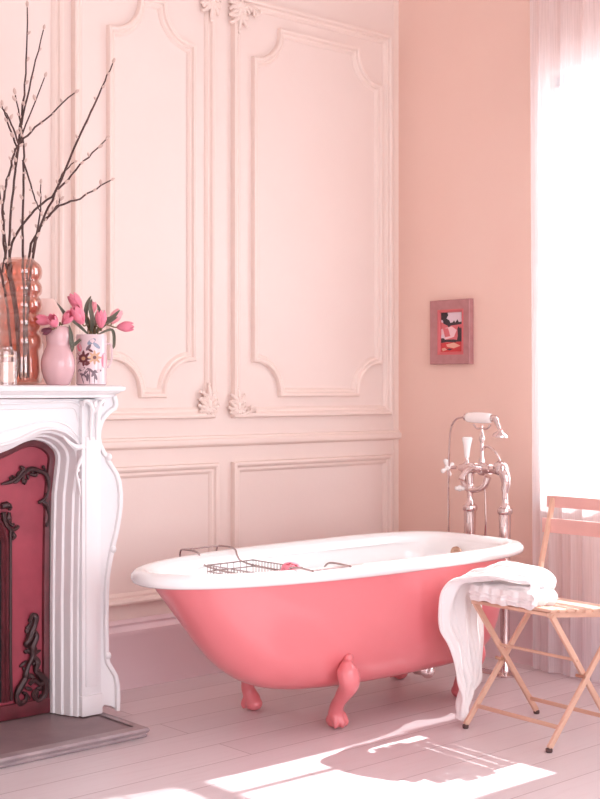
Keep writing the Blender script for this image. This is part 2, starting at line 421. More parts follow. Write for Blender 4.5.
mantel = thing('mantelpiece', 'ornate white mantelpiece with curved scroll side against the panelled wall', 'mantelpiece', (XC, YF, .036))
ZB = .037
half = [(2.452, ZB), (2.452, .451), (2.456, .70), (2.460, .823), (2.470, .90), (2.475, .955), (2.462, .995), (2.432, 1.026), (2.395, 1.046), (2.345, 1.056), (2.29, 1.046), (2.225, 1.02), (2.155, 1.003), (2.06, 1.0), (1.96, 1.02), (1.87, 1.05)]
hs = [Vector((a, b)) for a, b in half[:4]] + [Vector((p[0], p[1])) for p in smoothpath([(a, b, 0) for a, b in half[3:]], 4)[1:]]
hs = [(p[0], p[1]) for p in hs]
arch = hs + [(XC, 1.065)] + [mir(p) for p in hs[::-1]]
# frieze and jamb plate with the arched opening
bm = NB()
outer = [(2.545, ZB), (2.545, 1.165), (2 * XC - 2.545, 1.165), (2 * XC - 2.545, ZB)]
poly = arch + outer[::-1]
prism(bm, poly, YF, YF + .05)
obj('frieze_panel', bm, MANT, mantel)
# stepped arch moulding receding to the fire screen (path goes up the right, offset to the left = inwards)
bm = NB()
pf = [(-.013, 0), (-.012, -.006), (-.008, -.010), (-.003, -.009), (0, -.002), (.002, .012), (.010, .016), (.013, .03), (.016, .052), (.024, .056), (.027, .07), (.029, .09), (.036, .094), (.038, .13)]
sweep(bm, arch, pf, lambda a, b, h: (a, YF + h, b), closed=False)
obj('arch_moulding', bm, MANT, mantel)
# carved acanthus strip on the arch shoulder
def carve(bm, pts, r, n=7):
    P = smoothpath(pts, 5); tube(bm, P, r, n)
for sgn in (1, -1):
    bm = NB()
    def q(px, py, dy=.018):
        p = at(px, py, Y=YF); x = p.x if sgn > 0 else 2 * XC - p.x; return (x, YF - dy, p.z)
    carve(bm, [q(82, 452), q(79, 447), q(73, 447), q(67, 443), q(60, 436)], [.003, .009, .011, .008, .003])
    carve(bm, [q(78, 496), q(76, 484), q(74, 472), q(77, 462), q(81, 453)], [.002, .006, .005, .008, .004])
    carve(bm, [q(85, 449), q(84, 442), q(87, 446)], [.004, .009, .004])
    ell(bm, q(83, 448), .010, seg=10); ell(bm, q(75, 470), .008, seg=8); ell(bm, q(76, 480), .007, seg=8)
    obj('carved_shoulder', bm, MANT, mantel)
    # pilaster with fluting and plinth
    bm = NB(); x0, x1 = 2.466, 2.545
    X = lambda a: a if sgn > 0 else 2 * XC - a
    bx = lambda a, b, c, d, e, f, v=.003: box(bm, min(X(a), X(b)), max(X(a), X(b)), c, d, e, f, v)
    bx(x0, x1, YF - .022, YF + .02, ZB, 1.16); bx(x0 - .004, x1 + .004, YF - .030, YF + .02, ZB, .11, .005)
    bx(x0 + .014, x1 - .014, YF - .028, YF, .14, 1.03, .004)
    obj('pilaster', bm, MANT, mantel)
    bm = NB()
    for px, py in ((86, 402), (92, 402)):
        carve(bm, [q(px, 440, .03), q(px, 425, .034), q(px, 410, .04), q(px + (3 if px > 88 else -3), 400, .045)], [.004, .007, .008, .004])
    for dx in (-1, 1):
        carve(bm, [q(89, 412, .036), q(89 + 5 * dx, 403, .04), q(89 + 9 * dx, 401, .036), q(89 + 10 * dx, 406, .03)], [.004, .009, .007, .003])
    ell(bm, q(89, 404, .04), (.009, .009, .014), seg=10)
    obj('carved_capital', bm, MANT, mantel)
    # frieze relief line
    bm = NB()
    L = [q(0, 404, .004), q(40, 403, .004), q(70, 402, .004), q(80, 408, .004), q(83, 425, .004), q(84, 438, .004)]
    carve(bm, L, .004); carve(bm, [q(0, 409, .003), q(60, 408, .003), q(74, 409, .003), q(78, 422, .003)], .0025)
    carve(bm, [q(0, 433, .003), q(25, 426, .003), q(48, 421, .003), q(66, 425, .003), q(78, 437, .003)], .0035)
    obj('frieze_relief', bm, MANT, mantel)
# scrolled sides
d0 = (0.966, -0.259)
prof = [(0, 1.175), (.125, 1.175), (.135, 1.159), (.137, 1.143), (.128, 1.128), (.108, 1.122), (.085, 1.112), (.06, 1.097), (.042, 1.078), (.028, 1.05), (.024, 1.027), (.034, 1.0), (.06, .972), (.082, .957), (.09, .94), (.112, .92), (.14, .895), (.158, .865), (.168, .82), (.166, .775), (.156, .73), (.14, .68), (.122, .64), (.116, .62), (.106, .60), (.092, .56), (.082, .52), (.077, .46), (.075, .35), (.077, .25), (.085, .215), (.11, .19), (.135, .165), (.148, .13), (.15, .08), (.148, .038)]
prof = [(a * .585, b) for a, b in prof]
for sgn in (1, -1):
    def Pn(u, z, e=0, dep=0):
        x = 2.533 + u * d0[0] + e * d0[1]; y = YF + u * d0[1] - e * d0[0] + dep
        return (x if sgn > 0 else 2 * XC - x, y, z)
    bm = NB(); inner = [(0, ZB)] + [(.014, ZB), (.022, .05), (.038, .062), (.062, .055)]
    pl = prof + [(a, b) for a, b in inner[::-1]]
    A = [bm.verts.new(Pn(u, z)) for u, z in pl]; B_ = [bm.verts.new((Pn(u, z)[0], YA - .03, z)) for u, z in pl]
    bm.faces.new(A); bm.faces.new(B_[::-1])
    for i in range(len(pl)): bm.faces.new((A[i], B_[i], B_[(i + 1) % len(pl)], A[(i + 1) % len(pl)]))
    obj('scroll_side', bm, MANT, mantel, ang=50)
    bm = NB(); e2 = prof[1:]
    band = [(.004, 0), (.004, .014), (-.002, .017), (-.009, .014), (-.012, .004), (-.012, 0)]
    P2 = offs(e2, 0, False)
    def mpF(a, b, h): return Pn(a, b, h)
    # offset to the right of the downward path is outward
    sweep(bm, e2, [(d, h) for d, h in band], mpF, closed=False)
    for (u, z) in ((.045, .955), (.061, .622), (.042, .24)):
        ell(bm, Pn(u + .004, z, .012), (.012, .012, .014), seg=10)
    obj('scroll_edge', bm, MANT, mantel, ang=50)
# shelf
bm = NB()
shelf_path = [(2 * XC - 2.60, YA - .028), (2 * XC - 2.60, 3.93), (2 * XC - 2.50, 3.905), (1.9, 3.92), (2.50, 3.905), (2.60, 3.93), (2.60, YA - .028)]
sp = [(-.035, 1.168), (.002, 1.170), (.006, 1.180), (.016, 1.184), (.020, 1.190), (.030, 1.192), (.034, 1.198), (.034, 1.207), (.028, 1.212), (.02, 1.213)]
sweep(bm, shelf_path, [(-d, h) for d, h in sp], lambda a, b, h: (a, b, h), closed=False)
op = offs(shelf_path, -.02, False)
bm.faces.new([bm.verts.new((p[0], p[1], 1.213)) for p in op])
bm.faces.new([bm.verts.new((p[0], p[1], 1.168)) for p in offs(shelf_path, .035, False)])
obj('shelf', bm, MANT, mantel)
MZ = 1.2135

# fire screen / cast insert
scr = thing('fireplace_insert', 'dark rose enamel fireplace insert with dark iron scroll ornament inside the arch', 'fireplace insert', (XC, 4.09, .037))
ia = [(p.x, p.y) for p in offs(arch, .02, False)]
YS = YF + .125
bm = NB(); prism(bm, [(max(2 * XC - 2.435, min(2.435, a)), b) for a, b in ia], YS, YS + .02); 
obj('panel', bm, REDP, scr)
bm = NB(); sweep(bm, [(p.x, p.y) for p in offs(arch, .036, False)], [(-.012, 0), (-.012, -.010), (.012, -.014), (.022, -.010), (.026, 0)], lambda a, b, h: (a, YS + h, b), closed=False)
obj('border', bm, REDF, scr)
bm = NB(); box(bm, 2 * XC - 2.42, 2.42, YS - .016, YS, ZB, .09, .004); obj('bottom_rail', bm, REDF, scr)
# central grate opening, drawn as a thin dark plate, with its frame
go = [(2.235, .10), (2.235, .66), (2.215, .72), (2.16, .77), (2.06, .80), (XC, .83)]
gp = go + [mir(p) for p in go[-2::-1]]
bm = NB(); prism(bm, gp, YS - .002, YS + .005); obj('grate_opening', bm, GRDARK, scr)
bm = NB(); sweep(bm, gp, [(-.022, 0), (-.02, -.01), (-.012, -.014), (-.006, -.006), (0, -.012), (.006, -.004), (.008, 0)], lambda a, b, h: (a, YS + h, b), closed=False); obj('grate_frame', bm, REDF, scr)
for sgn in (1, -1):
    def s(px, py, dy=.010):
        p = at(px, py, Y=YS); return (p.x if sgn > 0 else 2 * XC - p.x, YS - dy, p.z)
    def sc(bm, pts, r): tube(bm, smoothpath([s(*p) for p in pts], 6), [q_ * 1.35 for q_ in r] if isinstance(r, list) else r, 7)
    # upper scroll
    bm = NB()
    sc(bm, [(0, 484), (8, 482), (15, 478), (19, 473), (22, 469), (20, 466)], [.003, .006, .004, .006, .003])
    sc(bm, [(8, 480), (14, 482), (20, 476), (26, 471)], [.002, .005, .003])
    sc(bm, [(22, 483), (22, 477), (25, 471), (31, 469), (38, 471), (44, 474), (47, 482), (47, 490), (44, 498), (40, 501), (38, 503)], [.005, .004, .008, .006, .007, .004, .005, .003])
    sc(bm, [(25, 479), (24, 481), (22, 483)], [.003, .007]); sc(bm, [(28, 474), (34, 475), (37, 472)], [.003, .006, .002])
    sc(bm, [(40, 501), (44, 504), (46, 510), (47, 518), (45, 526)], [.003, .008, .004, .004, .005])
    for p in ((10, 479), (13, 477), (17, 474), (33, 468), (44, 471), (47, 478), (44, 503), (46, 508), (24, 473), (27, 477), (46, 494)):
        ell(bm, s(*p, .006), (.005, .006, .011), Matrix.Rotation(random.uniform(-1.4, 1.4), 3, 'Y'), seg=8)
    for p in ((27, 470), (31, 472), (35, 469), (22, 482), (38, 502), (45, 525), (20, 467), (42, 467)): ell(bm, s(*p), .007, seg=8)
    obj('upper_scroll', bm, IRON, scr)
    bm = NB()
    sc(bm, [(0, 506), (5, 505), (9, 507), (8, 510)], [.008, .01, .006, .004])
    sc(bm, [(2, 512), (3, 520), (6, 526), (11, 530), (16, 527), (17, 525)], [.008, .006, .005, .006, .004])
    sc(bm, [(8, 512), (7, 518), (9, 523), (12, 525)], [.004, .009, .004, .006])
    sc(bm, [(9, 530), (9, 560), (9, 600), (9, 660), (10, 700)], .006)
    sc(bm, [(11, 532), (13, 536), (11, 540)], [.004, .006, .002])
    obj('side_scroll', bm, IRON, scr)
    bm = NB()
    sc(bm, [(28, 622), (31, 615), (34, 617), (33, 624), (30, 632), (27, 640), (24, 644), (28, 648)], [.004, .006, .01, .008, .011, .009, .006, .003])
    sc(bm, [(32, 628), (35, 636), (31, 646), (33, 652), (39, 650)], [.004, .008, .010, .009, .003])
    sc(bm, [(30, 645), (31, 655), (27, 665), (24, 674), (24, 680)], [.008, .008, .006, .009, .006])
    sc(bm, [(32, 655), (36, 662), (34, 670), (38, 674), (44, 682), (43, 694), (36, 700), (32, 694), (35, 689)], [.006, .01, .006, .009, .011, .008, .007, .006, .004])
    sc(bm, [(24, 678), (18, 688), (15, 696), (18, 703), (24, 700), (25, 694), (21, 692)], [.009, .01, .007, .009, .006, .005, .004])
    sc(bm, [(28, 684), (33, 680), (40, 684), (42, 676)], [.006, .007, .006, .003])
    for k in range(46):
        t_ = random.random(); py_ = 618 + 84 * t_; cx_ = 31 - 3 * t_ + (3 + 11 * t_ ** 1.5) * random.uniform(-1, 1)
        ell(bm, s(cx_, py_, .006), ((.005 + .004 * random.random()), .006, (.010 + .009 * random.random())), Matrix.Rotation(random.uniform(-1.4, 1.4), 3, 'Y'), seg=8)
    obj('lower_scroll', bm, IRON, scr)
    bm = NB(); sc(bm, [(47.5, 500), (48, 560), (48, 620), (48, 700)], .005); obj('edge_rod', bm, IRON, scr)

# ------------------------------------------------------------------ bathtub
TY = 3.465
tub = thing('bathtub', 'freestanding clawfoot roll-top bathtub, pink outside and white inside', 'bathtub', (3.25, TY, 0))
def section(xl, xr, w, z, n=64, nl=2.15, nr=4.0, cxf=.60, off=0):
    cx = xl + (xr - xl) * cxf; o = []
    for k in range(n):
        a = 2 * pi * k / n; c_, s_ = cos(a), sin(a)
        e = nr if c_ > 0 else nl; ax = (xr - cx if c_ > 0 else cx - xl)
        o.append(Vector((cx + ax * math.copysign(abs(c_) ** (2 / e), c_), TY + w * math.copysign(abs(s_) ** (2 / e), s_), z)))
    return o
# z, xl, xr, half width
T = [(.138, 3.12, 3.70, .085), (.143, 2.98, 3.80, .145), (.157, 2.90, 3.88, .188), (.185, 2.825, 3.935, .222), (.235, 2.745, 3.972, .252), (.30, 2.675, 3.990, .275), (.38, 2.61, 4.0, .293), (.46, 2.545, 4.008, .303), (.535, 2.483, 4.016, .309), (.570, 2.452, 4.02, .312)]
TT = smoothpath([(a, b, c) for a, b, c, d in T], 3); WW = smoothpath([(d, 0, 0) for a, b, c, d in T], 3)
bm = NB(); rings(bm, [section(p[1], p[2], w[0], p[0]) for p, w in zip(TT, WW)])
bmesh.ops.delete(bm, geom=[f for f in bm.faces if all(v.co.z > .56 for v in f.verts) and len(f.verts) > 4], context='FACES_ONLY')
body = obj('tub_shell', bm, TUBO, tub)
bm = NB()
tin = [(.578, 2.472, 4.005, .300), (.56, 2.50, 3.99, .290), (.50, 2.56, 3.98, .280), (.40, 2.645, 3.96, .268), (.30, 2.72, 3.905, .245), (.22, 2.80, 3.86, .205), (.185, 2.9, 3.80, .15), (.175, 3.1, 3.7, .08)]
rings(bm, [section(b, c, d, a) for a, b, c, d in tin])
bmesh.ops.delete(bm, geom=[f for f in bm.faces if all(v.co.z > .57 for v in f.verts)], context='FACES_ONLY')
obj('tub_basin', bm, TUBI, tub)
# rolled rim
bm = NB(); N = 96
rp = [(-.016, .562), (-.010, .578), (.002, .592), (.018, .600), (.034, .603), (.052, .599), (.063, .589), (.066, .575), (.060, .563), (.047, .556), (.030, .555), (.012, .556)]
base = lambda o, z: section(2.460 - o, 4.022 + o, .292 + o, z, N)
rr = [base(o, z) for o, z in rp]; V = [[bm.verts.new(p) for p in r] for r in rr]
for i in range(len(V)):
    A, B_ = V[i], V[(i + 1) % len(V)]
    for j in range(N): bm.faces.new((A[j], A[(j + 1) % N], B_[(j + 1) % N], B_[j]))
obj('rolled_rim', bm, TUBI, tub, ang=60)
# claw feet
def foot(x, y, sx, sy, o=-.055):
    """sy: which side of the tub the foot faces"""
    b = NB()
    P = smoothpath([(x + o, TY + .250 * sy, .262), (x + o, TY + .256 * sy, .225), (x + o * .8, TY + .252 * sy, .18), (x + o * .45, (y + TY + .22 * sy) / 2 + .02 * sy, .125), (x + o * .2, y + .02 * sy, .08), (x, y + .004 * sy, .038)], 5)
    tube(b, P, [.016, .038, .040, .031, .024, .026, .032], 12)
    ell(b, (x + o + .006, TY + .240 * sy, .236), (.042, .018, .026), Matrix.Rotation(-.75 * sx, 3, 'Y'))
    ell(b, (x + o + .018, TY + .244 * sy, .268), (.020, .014, .016))
    ell(b, (x, y, .027), (.034, .036, .027))
    for k in (-1, 0, 1):
        tube(b, smoothpath([(x + k * .012, y + .002 * sy, .062), (x + k * .021, y + (.024 - .006 * abs(k)) * sy, .046), (x + k * .025, y + (.040 - .010 * abs(k)) * sy, .022), (x + k * .024, y + (.034 - .010 * abs(k)) * sy, .006)], 4), [.010, .013, .011, .006], 8)
    o = obj('claw_foot', b, TUBO, tub)
    m = o.modifiers.new('r', 'REMESH'); m.mode = 'VOXEL'; m.voxel_size = .0045; m.use_smooth_shade = True
    m = o.modifiers.new('s', 'SMOOTH'); m.factor = .6; m.iterations = 4
    return o
for x, sx in ((3.135, 1), (3.80, -1)):
    for y, sy in ((TY - .135, -1), (TY + .245, 1)): foot(x - (.06 * sx if sy > 0 else 0), y, sx, sy)
# waste pipe and overflow
bm = NB()
tube(bm, smoothpath([(3.70, TY, .15), (3.70, TY, .12), (3.70, TY - .01, .105), (3.70, TY - .05, .105)], 5), .019, 14)
lathe(bm, [(.02, 0), (.026, .004), (.026, .024), (.02, .028)], 16, (3.70, TY, .115)); lathe(bm, [(.016, 0), (.027, .004), (.027, .02), (.018, .026)], 16, (3.695, TY - .065, .105), axis=(.6, .75, 0))
ell(bm, (3.70, TY, .105), .022)
obj('waste_trap', bm, CHROME, tub)
bm = NB(); tube(bm, smoothpath([(3.72, TY, .10), (3.86, TY + .02, .10), (4.0, TY + .04, .10), (4.04, TY + .04, .06), (4.04, TY + .04, .004)], 5), .011, 10)
obj('waste_pipe', bm, CHROME, tub)
bm = NB(); ov = (3.972, TY + .03, .53); lathe(bm, [(.004, -.012), (.026, -.011), (.03, -.007), (.03, 0), (.02, .006)], 24, ov, axis=(1, 0, .1)); lathe(bm, [(.014, -.02), (.016, -.012)], 16, ov, axis=(1, 0, .1))
obj('overflow_plate', bm, BRASS, tub)

# ------------------------------------------------------------------ wire bath rack with sponge
RX0, RX1 = 2.72, 2.93
rack = thing('bath_rack', 'chrome wire rack laid across the rim of the pink bathtub', 'bath rack', (2.9, TY, .6))
bm = NB()
YN, YFm = TY - .25, TY + .26
for x in (2.83, 3.00):
    tube(bm, smoothpath([(x, TY + .375, .575), (x, TY + .372, .60), (x, TY + .355, .611), (x, TY + .27, .609), (x, TY + .25, .585), (x, TY + .22, .565), (x, TY + .10, .556), (x, TY - .10, .556), (x, TY - .2, .565), (x, TY - .235, .60), (x, TY - .27, .609), (x, TY - .355, .606)], 5), .0035, 8)
tube(bm, [(2.83, TY + .356, .611), (3.0, TY + .356, .611)], .003, 8); tube(bm, [(2.83, TY - .35, .607), (3.0, TY - .35, .607)], .003, 8)
obj('rails', bm, WIRE, rack)
bm = NB(); zt, zb = .575, .53
for (x0, x1, y0, y1) in ((2.80, 3.01, TY - .10, TY + .17),):
    for z in (zt, (zt + zb) / 2, zb): tube(bm, [(x0, y0, z), (x1, y0, z), (x1, y1, z), (x0, y1, z)], .0022, 6, closed=True)
    k = 0
    n = 16
    for i in range(n + 1):
        y = y0 + (y1 - y0) * i / n; tube(bm, [(x0, y, zt), (x0, y, zb), (x1, y, zb), (x1, y, zt)], .0016, 6)
    for i in range(1, 7):
        x = x0 + (x1 - x0) * i / 7; tube(bm, [(x, y0, zt), (x, y0, zb), (x, y1, zb), (x, y1, zt)], .0016, 6)
obj('wire_basket', bm, WIRE, rack)
bm = NB(); rnd = random.Random(3); c = at(291, 570.5, Z=.592)
for k in range(70):
    v = Vector((rnd.gauss(0, 1), rnd.gauss(0, 1), rnd.gauss(0, 1))).normalized(); v2 = v.orthogonal().normalized()
    p = c + Vector((v.x * .028, v.y * .036, v.z * .026)); ell(bm, p, (.012, .009, .003), align(v, rnd.uniform(0, 6)), seg=6)
tag(obj('bath_puff', bm, mat('pink_net', (244, 152, 168), .8)), 'small pink bath puff sitting at the end of the wire bath rack', 'bath puff')
bm = NB(); lathe(bm, [(.001, 0), (.02, 0), (.024, .006), (.02, .013), (.001, .014)], 18, (2.90, TY + .02, .5325)); tag(obj('bath_soap', bm, mat('peach_soap', (240, 190, 178), .5)), 'small pale pink soap lying in the wire bath rack', 'soap')
# chain of the plug over the rim
bm = NB(); P = smoothpath([(3.28, TY - .25, .60), (3.31, TY - .235, .613), (3.33, TY - .235, .604), (3.37, TY - .25, .606), (3.46, TY - .25, .603)], 6)
# ------------------------------------------------------------------ freestanding bath tap
FX = 4.229
fau = thing('bath_tap', 'chrome freestanding bath tap with hand shower and white porcelain handles', 'bath tap', (FX, 3.55, 0))
def yy(px): return 3.648 - (px - 470) * .00582
def zz(py): return 1.2 - (py - 389) * .00419
def fp(px, py, dx=0): return (FX + dx, yy(px), zz(py))
for y in (yy(470), yy(503)):
    bm = NB()
    lathe(bm, [(.012, .001), (.045, .001), (.046, .008), (.036, .014), (.026, .02), (.024, .04), (.02, .05), (.02, .36), (.024, .37), (.026, .38), (.024, .39), (.021, .40), (.023, .55), (.026, .66), (.026, .675), (.031, .68), (.033, .69), (.031, .70), (.024, .705), (.016, .715), (.013, .73), (.013, .77), (.016, .775), (.017, .79), (.012, .80)], 24, (FX, y, 0))
    obj('standpipe', bm, CHROME, fau)
bm = NB(); box(bm, FX - .03, FX + .03, yy(506), yy(467), .001, .006, .002); obj('floor_plate', bm, CHROME, fau)
bm = NB()
tube(bm, smoothpath([fp(470, 492), fp(470, 484, -.0), fp(470, 476), fp(472, 470)], 5), [.014, .016, .02, .018], 14)
tube(bm, smoothpath([fp(503, 492), fp(504, 482), fp(502, 473), fp(497, 469)], 5), [.014, .020, .024, .02], 14)
tube(bm, [fp(460, 470), fp(466, 470), fp(472, 470), fp(478, 470), fp(484, 470), fp(491, 470), fp(497, 470)], [.014, .02, .024, .018, .025, .016, .024], 16)
ell(bm, fp(482, 470), (.028, .03, .03)); ell(bm, fp(498, 468), (.027, .03, .03)); ell(bm, fp(466, 470), (.022, .026, .024))
for px in (475, 489, 503): lathe(bm, [(.012, -.004), (.022, -.004), (.022, .004), (.012, .004)], 16, fp(px, 470), axis=(0, 1, 0))
tube(bm, smoothpath([fp(465, 474), fp(464, 483), fp(468, 491), fp(476, 492), fp(484, 487), fp(487, 478)], 5), [.016, .015, .014, .012, .013, .016], 12)
tube(bm, smoothpath([fp(482, 470, -.02), fp(480, 469, -.06), fp(479, 474, -.10), fp(479, 480, -.115)], 5), [.016, .014, .012, .014], 12)
tube(bm, [fp(457, 470), fp(452, 470.5)], .007, 10); lathe(bm, [(.006, 0), (.02, .002), (.023, .012), (.014, .02), (.001, .021)], 16, fp(501, 468), axis=(0, -1, 0))
obj('valve_body', bm, CHROME, fau)
bm = NB(); c = Vector(fp(448, 471))
for a in range(4):
    d = Vector((cos(a * pi / 2 + .4), 0, sin(a * pi / 2 + .4))); tube(bm, [c, c + d * .016, c + d * .03], [.006, .007, .010], 8); ell(bm, c + d * .032, .0105, seg=10)
ell(bm, c, .013, seg=12); obj('cross_handle', bm, CERAM, fau)
bm = NB(); c = Vector(fp(463, 491, -.02))
for a in range(4):
    d = Vector((cos(a * pi / 2), sin(a * pi / 2), 0)); ell(bm, c + d * .018, .009, seg=8)
ell(bm, c, .014, seg=10); obj('cross_handle', bm, CERAM, fau)
bm = NB(); lathe(bm, [(.005, .0), (.010, .004), (.013, .03), (.017, .06), (.022, .078), (.023, .086), (.017, .092), (.001, .093)], 20, fp(467, 460), axis=(0, -.03, 1)); obj('lever_handle', bm, CERAM, fau)
bm = NB(); lathe(bm, [(.012, 0), (.014, .01), (.008, .02), (.009, .034), (.006, .036)], 16, fp(467, 467)); obj('lever_collar', bm, CHROME, fau)
bm = NB()
lathe(bm, [(.012, 0), (.014, .015), (.008, .03), (.007, .06), (.010, .075), (.007, .09), (.013, .10), (.014, .112), (.007, .125), (.005, .15), (.006, .165)], 16, fp(481.5, 465))
for s_ in (-1, 1): tube(bm, smoothpath([fp(481.5, 429), fp(481.5 + 5 * s_, 429), fp(481.5 + 8 * s_, 425)], 5), [.005, .004, .005], 8)
obj('cradle', bm, CHROME, fau)
bm = NB(); tube(bm, smoothpath([fp(482, 450), fp(486, 447), fp(493, 451), fp(499, 463), fp(503, 480), fp(505, 500), fp(505, 512)], 6), .0055, 10); obj('riser', bm, CHROME, fau)
bm = NB(); A = Vector(fp(466.5, 418)); d = (Vector(fp(491, 418.5)) - A); L = d.length
lathe(bm, [(.013, 0), (.019, .006), (.022, .02), (.0235, L * .4), (.0235, L * .6), (.022, L - .02), (.019, L - .006), (.012, L)], 24, A, axis=d); obj('handset_grip', bm, CERAM, fau)
bm = NB(); tube(bm, smoothpath([fp(491, 418), fp(494, 419), fp(496, 424), fp(498, 429), fp(499, 431)], 5), [.012, .014, .010, .008, .011], 12); lathe(bm, [(.012, -.004), (.016, 0), (.012, .01)], 14, A + d, axis=d); obj('handset_neck', bm, CHROME, fau)
bm = NB(); lathe(bm, [(.010, 0), (.014, -.006), (.030, -.016), (.033, -.022), (.033, -.030), (.026, -.032), (.001, -.030)], 24, fp(499, 430), axis=(0, -.08, 1))
obj('shower_head', bm, CHROME, fau)
bm = NB(); lathe(bm, [(.013, .001), (.015, -.008), (.008, -.016)], 14, A, axis=d); obj('hose_union', bm, CHROME, fau)
bm = NB(); tube(bm, smoothpath([fp(463, 418), fp(457, 420), fp(452, 428), fp(450, 445), fp(449, 480), fp(449, 520), fp(449.5, 560), fp(453, 590), fp(461, 600, .02), fp(470, 590, .04), fp(477, 560, .04), fp(481, 520, .03), fp(482, 480, .015)], 6), .0048, 8); obj('shower_hose', bm, CHROME, fau)

# ------------------------------------------------------------------ folding chair
Af, Cf, Bf, Df = Vector((3.472, 3.012, 0)), Vector((3.449, 2.637, 0)), Vector((3.826, 2.990, 0)), Vector((3.803, 2.615, 0))
SZ = .455
chair = thing('folding_chair', 'pale peach slatted folding chair by the window with white towels on its seat', 'chair', (3.64, 2.81, 0))
LW, LT = .020, .012
yax = (Af - Cf).normalized(); xax = Vector((yax.y, -yax.x, 0))       # xax points to the back (window side)
out = {'n': yax, 'f': -yax}
def leg(a, b, name='leg', inset=0): 
    bm = NB(); bar(bm, a, b, LT, LW, up=tuple(yax.cross((Vector(b) - Vector(a)).normalized())), bev=.0015); return bm
# front feet carry up to the back posts; rear feet carry up to the front of the seat
up = Vector((0, 0, 1))
for (f0, r0, s_) in ((Af, Bf, 0), (Cf, Df, 0)):
    sgn = 1 if f0 is Af else -1
    # back post leg: from front foot, through the seat's rear, bending up to the back rails
    top_seat = f0 + xax * .378 + up * (SZ - .03)
    bm = NB(); off_ = yax * (.004 * sgn)
    for p, q_ in ((f0 + up * .012, top_seat),): merge(bm, leg(p + off_, q_ + off_))
    obj('leg', bm, CHAIR, chair)
    bm = NB(); merge(bm, leg(top_seat + off_, f0 + xax * .402 + up * .56 + off_)); merge(bm, leg(f0 + xax * .401 + up * .556 + off_, f0 + xax * .468 + up * .79 + off_)); obj('back_post', bm, CHAIR, chair)
    rt_ = r0 - xax * .322 + up * (SZ - .012); o2 = -yax * (.012 * sgn)
    bm = leg(r0 + up * .012 + o2, rt_ + o2); obj('leg', bm, CHAIR, chair)
    for q_ in (f0 + off_, r0 + o2):
        bm = NB(); lathe(bm, [(.010, 0), (.0115, .003), (.0115, .011), (.009, .013)], 14, q_ + up * .0005); obj('foot_cap', bm, CAP, chair)
    bm = NB(); m_ = f0 + (r0 - f0) * .47 + up * (.47 * SZ * .97 + .02); tube(bm, [m_ - yax * sgn * .02, m_ + yax * sgn * .014], .006, 10); obj('pivot_bolt', bm, BRASS, chair)
for (a, b, t, tx, nm) in ((Af, Cf, .14, .378, 'stretcher'), (Bf, Df, .12, -.325, 'stretcher'), (Bf, Df, .62, -.325, 'stretcher')):
    e = xax * tx * t + up * (.012 + (SZ - .02) * t)
    bm = NB(); bar(bm, a + e, b + e, .007, .014 if t < .5 else .010, bev=.001); obj(nm, bm, CHAIR, chair)
# seat: frame rails and slats running side to side
bm = NB(); c0 = Af - xax * .012; 
for s0 in (Af, Cf):
    sg = -1 if s0 is Af else 1
    bar(bm, s0 + xax * .015 + yax * .016 * sg + up * (SZ - .004), s0 + xax * .39 + yax * .016 * sg + up * (SZ - .042), .012, .02)
bar(bm, Af + xax * .018 + up * (SZ - .004) - yax * .016, Cf + xax * .018 + up * (SZ - .004) + yax * .01, .02, .012)
obj('seat_frame', bm, CHAIR, chair)
for k in range(9):
    e = xax * (.024 + .0445 * k) + up * (SZ + .010 - .0045 * k)
    bm = NB(); w = 0; bar(bm, Af + e - yax * .012, Cf + e - yax * .006, .036, .011, bev=.003); obj('seat_slat', bm, CHAIR, chair)
# two broad back rails
for z0, z1, xo in ((.755, .798, .470), (.662, .715, .445)):
    bm = NB(); rs = []
    for i in range(13):
        u = i / 12; p = Af + (Cf - Af) * (-.09 + 1.18 * u) + xax * (xo + .022 * sin(pi * u)); n = xax * .006
        rs.append([p - n + up * z0, p + n + up * z0, p + n + up * z1, p - n + up * z1])
    rings(bm, rs); obj('back_rail', bm, CHAIRB, chair)

# ------------------------------------------------------------------ towels
def cloth(rows, nu=46, nv=90, pleat=lambda u, v: 0, thick=.009):
    P = [smoothpath([r[i] for r in rows], 10) for i in (0, 1)]
    n = len(P[0]); bm = NB(); rs = []
    for i in range(n):
        a, b = P[0][i], P[1][i]; t = i / (n - 1)
        a2, b2 = P[0][min(i + 1, n - 1)], P[1][min(i + 1, n - 1)]; a1, b1 = P[0][max(i - 1, 0)], P[1][max(i - 1, 0)]
        tv = ((a2 + b2) - (a1 + b1)).normalized(); lat = (b - a).normalized(); nrm = lat.cross(tv).normalized()
        rs.append([a.lerp(b, j / nu) + nrm * pleat(j / nu, t) for j in range(nu + 1)])
    rings(bm, rs, closed=False, cap=False); return bm
